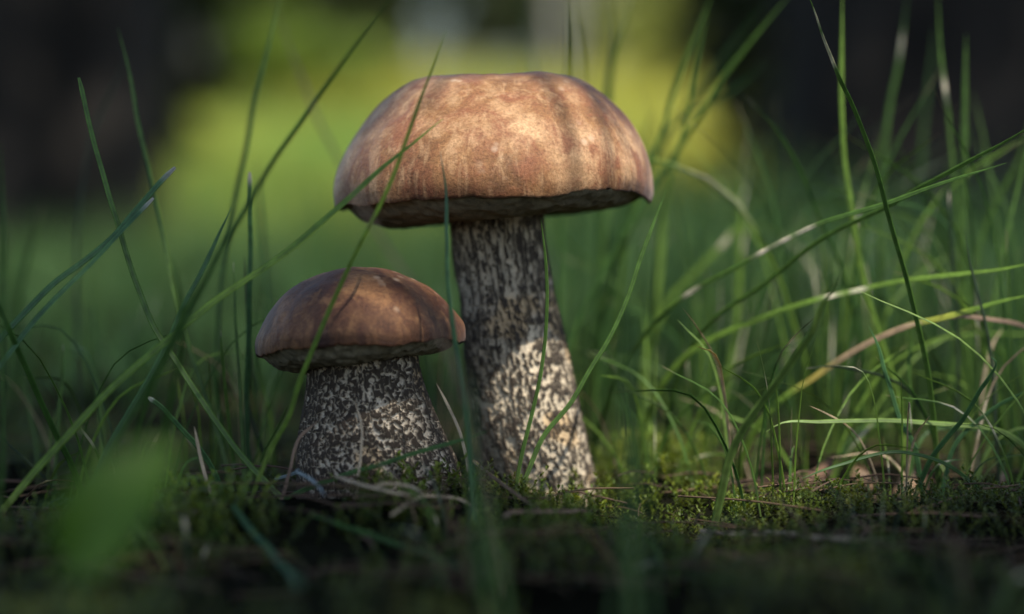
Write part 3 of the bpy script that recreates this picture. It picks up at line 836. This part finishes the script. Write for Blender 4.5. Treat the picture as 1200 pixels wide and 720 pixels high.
# ------------------------------------------------------------------ moss and litter
def sprig_proto(seed):
    r = np.random.default_rng(seed)
    V, F, C = [], [], []
    h = r.uniform(0.008, 0.014)
    bend = r.uniform(-0.004, 0.004, 2)
    nl = 22
    for k in range(nl):
        t = (k + 0.6) / nl
        c = np.array([bend[0] * t * t, bend[1] * t * t, h * t])
        a = k * 2.4 + r.uniform(-0.3, 0.3)
        up = 0.25 + 0.75 * t + r.uniform(-0.2, 0.2)
        d = np.array([math.cos(a), math.sin(a), up])
        d /= np.linalg.norm(d)
        sd = np.array([-math.sin(a), math.cos(a), 0])
        L = r.uniform(0.0020, 0.0034) * (1.1 - 0.35 * t)
        wv = L * 0.20
        nn = np.cross(d, sd)
        o = len(V)
        V += [c - sd * wv * 0.6, c + d * L * 0.5 - sd * wv + nn * 0.0002, c + d * L - nn * 0.0003, c + d * L * 0.5 + sd * wv + nn * 0.0002, c + sd * wv * 0.6]
        F += [(o, o + 1, o + 3, o + 4), (o + 1, o + 2, o + 2, o + 3)]
        g_ = np.array([0.085, 0.115, 0.012]) * (0.40 + 0.9 * t)
        C += [g_ * 0.8, g_, g_ * 1.35, g_, g_ * 0.8]
    return np.array(V), F, np.array(C)

def scatter(protos, pts, scale, spin, tiltmax, colmul, name, mat, kind='stuff', label=None, cat=None):
    Vs, Fs, Cs, o = [], [], [], 0
    for k in range(len(pts)):
        V, F, C = protos[k % len(protos)]
        a = spin[k]
        ca, sa = math.cos(a), math.sin(a)
        tx, ty = tiltmax * (rng.random(2) * 2 - 1)
        q = V * scale[k]
        q = np.stack([q[:, 0] * ca - q[:, 1] * sa, q[:, 0] * sa + q[:, 1] * ca, q[:, 2]], -1)
        q[:, 0] += tx * q[:, 2]
        q[:, 1] += ty * q[:, 2]
        Vs.append(q + pts[k])
        Fs.append(F + o)
        Cs.append(C * colmul[k])
        o += len(V)
    ob = make_mesh(name, np.concatenate(Vs), np.concatenate(Fs), mat, col=np.concatenate(Cs), kind=kind)
    return tag(ob, label, cat)

protos = []
for s_ in range(8):
    V, F, C = sprig_proto(s_)
    tri = []
    for f in F:
        if f[1] != f[2] and len(set(f)) == 4:
            tri += [(f[0], f[1], f[2]), (f[0], f[2], f[3])]
        else:
            tri.append((f[0], f[1], f[3]))
    protos.append((V, np.array(tri), C))
N = 34000
mx_, my_ = rng.uniform(-0.34, 0.36, N), rng.uniform(-0.52, 0.42, N)
dens = fbm(mx_ * 14, my_ * 14, 0, 61, 3)
def patch(px, py, r):
    c = on_ground(px, py)
    return np.exp(-((mx_ - c[0]) ** 2 + ((my_ - c[1]) * 0.7) ** 2) / r ** 2)
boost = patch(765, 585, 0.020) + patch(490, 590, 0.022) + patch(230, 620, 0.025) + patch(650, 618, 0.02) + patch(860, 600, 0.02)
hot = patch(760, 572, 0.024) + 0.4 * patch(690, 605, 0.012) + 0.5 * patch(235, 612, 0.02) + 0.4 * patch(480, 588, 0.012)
keep = (dens + 1.5 * boost + rng.uniform(-0.4, 0.4, N)) > 0.12 - 0.35 * sstep(0.08, 0.2, -my_)
mx_, my_, boost, hot = mx_[keep], my_[keep], boost[keep], hot[keep]
pts = np.stack([mx_, my_, ground(mx_, my_) - 0.002], -1)
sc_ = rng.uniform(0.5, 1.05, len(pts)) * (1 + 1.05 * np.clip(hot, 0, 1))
cm = (rng.uniform(0.55, 1.2, len(pts)) * (0.62 + 0.5 * np.clip(boost, 0, 1) + 0.85 * np.clip(hot, 0, 1)))[:, None, None] * np.ones((1, 1, 3))  # sprigs in hot patches also coloured brighter, as if sunlit
cm = cm * (1 + 0.25 * rng.standard_normal((len(pts), 1, 1)) * np.array([0.6, 0.2, 0.2]))
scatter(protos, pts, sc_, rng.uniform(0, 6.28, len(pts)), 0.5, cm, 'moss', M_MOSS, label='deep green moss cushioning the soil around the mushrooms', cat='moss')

# needles and grass litter
ln_protos = []
for s_ in range(6):
    r = np.random.default_rng(500 + s_)
    L = r.uniform(0.02, 0.055)
    P = spline([(-L / 2, 0, 0.001), (0, r.uniform(-0.0015, 0.0015), r.uniform(0.001, 0.003)), (L / 2, 0, 0.001)], 6)
    V, F = tube(P, 0.00032, 4)
    ln_protos.append((V, F, np.tile([0.12, 0.075, 0.045], (len(V), 1))))
N = 1100
lx, lyy = rng.uniform(-0.32, 0.34, N), rng.uniform(-0.22, 0.35, N)
pts = np.stack([lx, lyy, ground(lx, lyy) + rng.uniform(0.0, 0.009, N)], -1)
cm = rng.uniform(0.2, 0.8, N)[:, None, None] * (1 + 0.3 * rng.standard_normal((N, 1, 1)) * np.array([0.3, 0.2, 0.5]))
scatter(ln_protos, pts, rng.uniform(0.5, 1.3, N), rng.uniform(0, 6.28, N), 0.6, np.clip(cm, 0.1, 3), 'litter', M_TWIG, label='brown needles and dry grass bits scattered over the moss', cat='litter')

# dead leaves on the ground under the right-hand grass
def dead_leaf(px, py, L, W, yaw, pitch, color, label):
    c = on_ground(px, py)
    n, k = 14, 9
    s = np.linspace(0, 1, n)[:, None]
    q = np.linspace(-1, 1, k)[None]
    wd = W / 2 * np.sin(math.pi * (s * 0.96 + 0.02)) ** 0.7
    x = (s - 0.5) * L + 0 * q
    y = wd * q
    z = 0.25 * W * q ** 2 * (1 + 0.5 * np.sin(s * 7)) + 0.15 * L * (s - 0.5) ** 2 + 0.02 * W * np.sin(q * 11 + s * 13) + 0 * x
    V = np.stack([x, y, z], -1).reshape(-1, 3)
    Rm = np.array(Matrix.Rotation(yaw, 3, 'Z') @ Matrix.Rotation(pitch, 3, 'Y'))
    V = V @ Rm.T
    V = V - [0, 0, V[:, 2].min()] + c + [0, 0, -0.002]
    V = np.concatenate([V, V - [0, 0, 0.0004]])
    i, j = np.meshgrid(np.arange(n - 1), np.arange(k - 1), indexing='ij')
    a = (i * k + j).ravel()
    F = np.stack([a, a + 1, a + 1 + k, a + k], -1)
    F = np.concatenate([F, F[:, ::-1] + n * k])
    C = np.tile(color, (len(V), 1))
    return tag(make_mesh('dead_leaf', V, F, M_DRY, col=C), label, 'dead leaf')
dead_leaf(962, 575, 0.024, 0.014, 0.5, -0.6, (0.13, 0.075, 0.045), 'largest pinkish brown dead leaf propped up under the arching grass')
dead_leaf(1010, 570, 0.014, 0.009, 2.0, -0.7, (0.16, 0.10, 0.055), 'small pale tan dead leaf beside the large pinkish one')
dead_leaf(1070, 592, 0.022, 0.013, 1.2, -0.8, (0.16, 0.10, 0.055), 'small brown dead leaf standing on edge at the foot of the upright blades')
dead_leaf(1160, 590, 0.020, 0.014, -0.4, -0.6, (0.18, 0.12, 0.075), 'curled beige dead leaf lying apart in the low tangle of blades')

# ------------------------------------------------------------------ lawn and meadow (uncountable grass)
def grass_field(name, pts, hgt, wid, cols, label, cat, lean=0.45):
    n = len(pts)
    a = rng.uniform(0, 2 * math.pi, n)
    b = rng.uniform(0, 2 * math.pi, n)
    ln = rng.uniform(0.05, 1.0, n) * lean * hgt
    D = np.stack([np.cos(a) * ln, np.sin(a) * ln, 0 * ln], -1)
    Wd = np.stack([np.cos(b), np.sin(b), 0 * b], -1) * (wid / 2)[:, None]
    up = np.zeros((n, 3))
    up[:, 2] = hgt
    p0 = pts - [0, 0, 0.004]
    p1 = pts + D * 0.25 + up * 0.55
    p2 = pts + D + up * (1 - 0.25 * (ln / hgt)[:, None])
    V = np.stack([p0 - Wd, p0 + Wd, p1 - Wd * 0.85, p1 + Wd * 0.85, p2], 1).reshape(-1, 3)
    o = np.arange(n) * 5
    F = np.concatenate([np.stack([o, o + 1, o + 3], -1), np.stack([o, o + 3, o + 2], -1), np.stack([o + 2, o + 3, o + 4], -1)])
    C = np.repeat(cols[:, None], 5, 1) * np.array([0.7, 0.7, 1.0, 1.0, 1.2])[None, :, None]
    return tag(make_mesh(name, V, F, M_MEADOW, col=C.reshape(-1, 3), kind='stuff'), label, cat)

N = 11000
yy = 0.30 + 3.6 * rng.random(N) ** 0.8
xx = rng.uniform(-1, 1, N) * (0.35 + 0.30 * (yy + 0.9))
pts = np.stack([xx, yy, ground(xx, yy)], -1)
patchy = fbm(xx * 3.5, yy * 3.5, 0, 77, 3)
right = sstep(-0.1, 0.25, xx / (0.3 + 0.2 * yy))
h = rng.uniform(0.025, 0.065, N) * (1 + 0.4 * patchy) * (1 + 0.9 * right) * (0.8 + 0.35 * yy)
base = np.array([0.060, 0.120, 0.036])
cols = base * (0.75 + 0.5 * rng.random((N, 1))) * (1 + 0.3 * patchy[:, None] * np.array([0.9, 0.3, 0.2]))
grass_field('lawn_grass', pts, h, rng.uniform(0.0018, 0.0035, N), np.clip(cols, 0.01, 1), 'blurred dull green lawn grass in the shade behind the mushrooms', 'grass')
N = 60000
yy = 3.6 + 12.5 * rng.random(N) ** 0.9
xx = rng.uniform(-1, 1, N) * (0.7 + 0.30 * yy)
pts = np.stack([xx, yy, ground(xx, yy)], -1)
patchy = 1.7 * fbm(xx * 2.0, yy * 0.9, 0, 78, 3)
h = rng.uniform(0.07, 0.22, N) * (1 + 0.35 * patchy)
cols = np.array([0.29, 0.33, 0.065]) * (0.75 + 0.5 * rng.random((N, 1))) * (1 + 0.35 * patchy[:, None] * np.array([0.9, 0.35, 0.2]))
grass_field('meadow_grass', pts, h, rng.uniform(0.004, 0.010, N), np.clip(cols, 0.01, 1), 'sunlit yellow-green meadow grass on the bank far behind the mushrooms', 'grass', 0.6)

# ------------------------------------------------------------------ trees
def bark_trunk(P, R, k, seed, color, parent, name='trunk', rough_amt=0.10):
    P = spline(P, 60)
    Rr = np.interp(np.linspace(0, 1, 60), np.linspace(0, 1, len(R)), R)
    V, F = tube(P, Rr, k)
    Vv = V.reshape(60, k, 3)
    th = np.arange(k) * 2 * math.pi / k
    pl = np.abs(fbm(np.cos(th)[None] * 4, np.sin(th)[None] * 4, (P[:, 2:3]) * 2.2, seed, 3))
    Vv = P[:, None] + (Vv - P[:, None]) * (1 - rough_amt * 0.5 + rough_amt * np.clip(pl * 2, 0, 1))[..., None]
    C = np.array(color) * (0.45 + 1.1 * np.clip(pl * 1.6, 0, 1))[..., None]
    return make_mesh(name, Vv.reshape(-1, 3), F, M_BARK, parent, col=C.reshape(-1, 3))

def leaves_mesh(pts, size, cols, parent, name='crown', open_gaps=False):
    n = len(pts)
    q = rng.standard_normal((n, 3)) * np.array([1, 1, 0.55])
    q /= np.linalg.norm(q, axis=1)[:, None]
    if open_gaps:
        k = ~(fleck(pts + q * size[:, None] * 0.5) | fleck(pts + q * size[:, None]))
        pts, size, cols, q = pts[k], size[k], cols[k], q[k]
        n = len(pts)
    nrm = rng.standard_normal((n, 3)) * 0.6 + np.array([0, 0, 0.9])
    s = np.cross(q, nrm)
    s /= np.linalg.norm(s, axis=1)[:, None] + 1e-9
    m = np.cross(s, q)
    L = size[:, None]
    V = np.stack([pts, pts + q * L * 0.3 + s * L * 0.33 + m * L * 0.06, pts + q * L * 0.65 + s * L * 0.26 + m * L * 0.05, pts + q * L,
                  pts + q * L * 0.65 - s * L * 0.26 + m * L * 0.05, pts + q * L * 0.3 - s * L * 0.33 + m * L * 0.06], 1).reshape(-1, 3)
    o = np.arange(n) * 6
    F = np.concatenate([np.stack([o, o + 1, o + 2, o + 3], -1), np.stack([o, o + 3, o + 4, o + 5], -1)])
    return make_mesh(name, V, F, M_TREELEAF, parent, col=np.repeat(cols, 6, 0), smooth=False)

# unseen canopy leaves set along sun rays; gaps cut where sun flecks should land
U_ = np.cross(S, [0, 0, 1.0])
U_ /= np.linalg.norm(U_)
W_ = np.cross(U_, S)
gaps = [(at(610, 172, -0.045), 0.058, 0.046), (at(1000, 330, 0.12), 0.08, 0.05), (at(915, 450, -0.10), 0.03, 0.03), (at(1100, 450, 0.08), 0.06, 0.04), (at(612, 510, -0.02), 0.038, 0.034), (at(690, 200, -0.04), 0.030, 0.03),
        (on_ground(758, 575), 0.034, 0.026), (on_ground(680, 605), 0.014, 0.012), (on_ground(880, 595), 0.018, 0.012), (at(965, 545, -0.02), 0.02, 0.016),
        (at(950, 300, 0.0), 0.07, 0.045), (at(1080, 330, -0.02), 0.06, 0.045), (at(760, 400, 0.04), 0.03, 0.04), (at(900, 420, 0.0), 0.05, 0.03), (at(830, 380, 0.03), 0.035, 0.03), (at(740, 330, -0.03), 0.02, 0.03), (at(1010, 430, 0.0), 0.04, 0.02),
        (at(470, 374, -0.085), 0.013, 0.009), (at(450, 205, -0.10), 0.011, 0.010), (at(510, 395, -0.08), 0.008, 0.006),
        (at(300, 320, -0.09), 0.02, 0.012), (at(1000, 150, -0.03), 0.03, 0.03), (at(850, 100, 0.1), 0.05, 0.04)]
def fleck(p):
    """true where a leaf would close one of the gaps"""
    u, v = p @ U_, p @ W_
    r = np.zeros(len(p), bool)
    for c, a_, b_ in gaps:
        r |= ((u - c @ U_) / a_) ** 2 + ((v - c @ W_) / b_) ** 2 < 1
    return r
def canopy(x0, x1, y0, y1, t0, t1, cover, size):
    area = (x1 - x0) * (y1 - y0) * math.sin(SUN_EL)
    n = int(area * cover / (size * size * 0.42 * 0.6))
    tgt = np.stack([rng.uniform(x0, x1, n), rng.uniform(y0, y1, n), rng.uniform(0, 0.12, n)], -1)
    t = rng.uniform(t0, t1, n)
    p = tgt + t[:, None] * S
    sz = rng.uniform(0.75, 1.2, n) * size
    return p, sz
def shade_tree(name, foot, top, r0, boxes, label, group, color, keep_flecks, seed, leafcol, shadow_twigs=None):
    e = empty(name, (foot[0], foot[1], float(ground(*foot[:2]))), label, 'tree', group)
    f0 = np.array([foot[0], foot[1], float(ground(*foot[:2])) - 0.1])
    top = np.array(top, float)
    bark_trunk([f0, f0 * 0.67 + top * 0.33 + [0.03, 0.02, 0], f0 * 0.33 + top * 0.67 - [0.03, 0, 0], top], [r0 * 1.35, r0 * 1.05, r0 * 0.9, r0 * 0.75, r0 * 0.5, r0 * 0.2], 40, seed, color, e)
    PS, SZ = [], []
    for b in boxes:
        p, sz = canopy(*b)
        if keep_flecks:
            cen = p.copy()
            k = ~fleck(cen)
            p, sz = p[k], sz[k]
        PS.append(p)
        SZ.append(sz)
    p, sz = np.concatenate(PS), np.concatenate(SZ)
    # limbs from the trunk out to the leaf masses
    idx = rng.choice(len(p), 16, replace=False)
    parts = []
    for q in p[idx]:
        h = np.clip(q[2] * 0.75, 0.9, top[2] * 0.95)
        t = (h - f0[2]) / (top[2] - f0[2])
        st = f0 * (1 - t) + top * t
        C_ = spline([st, st * 0.6 + q * 0.4 + [0, 0, 0.12], q], 10)
        if keep_flecks and fleck(C_).any():
            continue
        parts.append(tube(C_, np.linspace(r0 * 0.22, 0.004, 10), 6))
    if parts:
        V, F, _ = merge(parts)
        make_mesh('limbs', V, F, M_BARK, e, col=np.tile(color, (len(V), 1)))
    if shadow_twigs:  # unseen twigs added on the sun side to streak the cap with shadow
        tw = []
        for line, wd_, t_ in shadow_twigs:
            Q = [at(*q) + S * t_ for q in line]
            if Q[0][2] < Q[-1][2]:
                Q = Q[::-1]
            lead = [Q[0] + S * 1.7 + [0.02, 0, 0], Q[0] + S * 0.9 + [0.004, 0, 0.004], Q[0] + S * 0.35]
            C_ = spline(lead + Q, 40)
            rad_ = np.interp(np.linspace(0, 1, 40), [0, 0.5, 0.85, 1], [0.006, 0.003, wd_, wd_ * 0.5])
            tw.append(tube(C_, rad_, 6))
        V, F, _ = merge(tw)
        make_mesh('shadow_twigs', V, F, M_TWIG, e, col=np.tile([0.05, 0.035, 0.025], (len(V), 1)))
    cols = np.array(leafcol) * (0.7 + 0.6 * rng.random((len(p), 1)))
    leaves_mesh(p, sz, cols, e, open_gaps=keep_flecks)
    return e
DARKBARK = (0.013, 0.011, 0.009)
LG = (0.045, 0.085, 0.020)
shade_tree('birch_tree', (2.3, -1.9), (2.1, -1.5, 5.2), 0.10, [(-0.8, 0.7, -0.85, 0.5, 1.7, 4.2, 2.6, 0.055), (-0.14, -0.005, -0.15, 0.0, 1.6, 3.0, 4.5, 0.05)], 'unseen leafy birch tree added to shade the mushrooms with dappled light', None, (0.30, 0.28, 0.25), True, 301, LG,  # birch put in out of view for dappled shade, densest over the small mushroom
           shadow_twigs=[([(628, 92, -0.02), (645, 125, -0.035), (668, 172, -0.05), (678, 222, -0.055)], 0.0036, 0.9), ([(690, 100, -0.02), (708, 150, -0.035), (716, 220, -0.045)], 0.003, 0.8),
                  ([(530, 88, -0.02), (520, 105, -0.03), (500, 120, -0.04)], 0.003, 0.8), ([(660, 90, -0.01), (690, 130, -0.03), (735, 190, -0.03)], 0.0024, 0.8)])
shade_tree('birch_tree', (2.3, 0.1), (1.9, -0.2, 5.6), 0.11, [(-1.3, 1.3, 0.5, 2.6, 2.0, 4.5, 0.28, 0.07)], 'unseen leafy birch tree added to shade the lawn behind the mushrooms', None, (0.30, 0.28, 0.25), True, 302, LG)  # another birch out of view, added to shade the lawn
# the two dark trunks in view
shade_tree('pine_tree', (0.70, 3.0), (0.78, 3.1, 6.5), 0.215, [(0.2, 1.8, 2.4, 3.9, 2.2, 4.8, 2.2, 0.08)], 'thick dark tree trunk rising behind the tall right-hand grass', None, DARKBARK, False, 303, (0.03, 0.055, 0.02))
shade_tree('pine_tree', (-1.06, 3.6), (-0.50, 3.7, 6.8), 0.29, [(-2.2, -0.7, 2.8, 4.4, 2.2, 4.8, 2.2, 0.08)], 'thick dark leaning tree trunk in deep shade behind the left-hand grass', None, DARKBARK, False, 304, (0.03, 0.055, 0.02))

# far shrubs and trees at the top of the bank
def shrub(x, y, rx, rz, n, col, label, group, name='shrub'):
    z = float(ground(x, y))
    e = empty(name, (x, y, z), label, 'shrub', group)
    parts = []
    tips = []
    for k in range(9):
        a = random.uniform(0, 6.28)
        q = np.array([x + math.cos(a) * rx * random.uniform(0.2, 0.8), y + math.sin(a) * rx * 0.6 * random.uniform(0.2, 0.8), z + rz * random.uniform(0.5, 1.7)])
        tips.append(q)
        parts.append(tube(spline([(x, y, z - 0.05), (x * 0.6 + q[0] * 0.4, y * 0.6 + q[1] * 0.4, z + (q[2] - z) * 0.6), q], 8), np.linspace(0.02, 0.004, 8), 6))
    V, F, _ = merge(parts)
    make_mesh('stems', V, F, M_BARK, e, col=np.tile([0.06, 0.045, 0.03], (len(V), 1)))
    d = rng.standard_normal((n, 3))
    d /= np.linalg.norm(d, axis=1)[:, None]
    cl = np.array(tips)[rng.integers(0, 9, n)]
    p = cl + d * (rng.random((n, 1)) ** 0.5) * np.array([rx * 0.5, rx * 0.4, rz * 0.5])
    p[:, 2] = np.maximum(p[:, 2], ground(p[:, 0], p[:, 1]) + 0.02)
    leaves_mesh(p, rng.uniform(0.06, 0.13, n), np.array(col) * (0.6 + 0.8 * rng.random((n, 1))), e, 'foliage')
for k, (x, y, rx, rz) in enumerate([(-2.6, 15.0, 0.9, 0.8), (-1.2, 16.0, 0.9, 0.7), (0.1, 16.5, 0.8, 0.55), (1.5, 15.6, 0.9, 0.8), (3.0, 15.2, 0.9, 0.9), (-4.2, 15.5, 1.0, 0.9), (4.6, 15.8, 1.0, 0.9), (-0.5, 17.5, 1.0, 0.9), (0.9, 17.8, 1.0, 0.85), (2.3, 17.5, 1.0, 0.9), (-2.0, 17.6, 1.0, 0.9), (-0.85, 16.3, 0.8, 0.8), (-1.6, 15.2, 0.8, 0.8), (0.75, 16.0, 0.7, 0.6), (-0.3, 19, 1.2, 1.1), (1.4, 19, 1.2, 1.1)]):
    shrub(x, y, rx, rz, 2700, (0.065, 0.082, 0.030), 'dim olive shrub at the top of the sunlit bank', 'shrubs at the top of the bank')
shrub(-0.80, 4.6, 0.24, 0.42, 420, (0.012, 0.020, 0.008), 'leafy sapling coloured dark as if shaded, beside the leaning left-hand trunk', None, 'sapling')  # both saplings: shade is put into the near-black leaf colour
shrub(0.52, 4.0, 0.20, 0.40, 320, (0.012, 0.020, 0.008), 'leafy sapling coloured dark as if shaded, beside the thick right-hand trunk', None, 'sapling')
shrub(0.95, 11.0, 0.50, 0.34, 1500, (0.24, 0.26, 0.07), 'bright yellow-green bush catching the sun on the bank behind the large cap', None, 'bush')
shrub(-1.25, 10.0, 0.6, 0.26, 1500, (0.14, 0.20, 0.03), 'sunlit fresh green bush on the bank behind the left-hand blades', None, 'bush')
for k, (x, y, r) in enumerate([(0.30, 14.6, 0.045), (0.62, 15.6, 0.04), (-0.9, 19.0, 0.13), (2.2, 19.5, 0.12), (-3.3, 20, 0.15), (4.0, 21, 0.14)]):
    z = float(ground(x, y))
    pale = k < 2
    e = empty('birch_tree' if pale else 'distant_tree', (x, y, z),
              ('slim pale grey birch trunk at the top of the bank directly above the tan cap', 'thinner pale birch trunk just beyond the slim one above the tan cap')[k] if pale else 'distant dark tree beyond the shrubs of the bank', 'tree', None if pale else 'distant trees beyond the shrubs')
    bark_trunk([(x, y, z - 0.1), (x + 0.05, y, z + 2), (x, y + 0.1, z + 5.5)], [r * 1.2, r, r * 0.7, r * 0.3], 20, 400 + k, (0.20, 0.19, 0.155) if pale else DARKBARK, e)
    n = 700 if pale else 3500
    d = rng.standard_normal((n, 3))
    d /= np.linalg.norm(d, axis=1)[:, None]
    p = np.array([x, y, z + 4.2]) + d * (rng.random((n, 1)) ** 0.45) * np.array([1.6, 1.6, 2.2])
    leaves_mesh(p, rng.uniform(0.08, 0.16, n), np.array([0.05, 0.08, 0.025]) * (0.6 + 0.8 * rng.random((n, 1))), e)
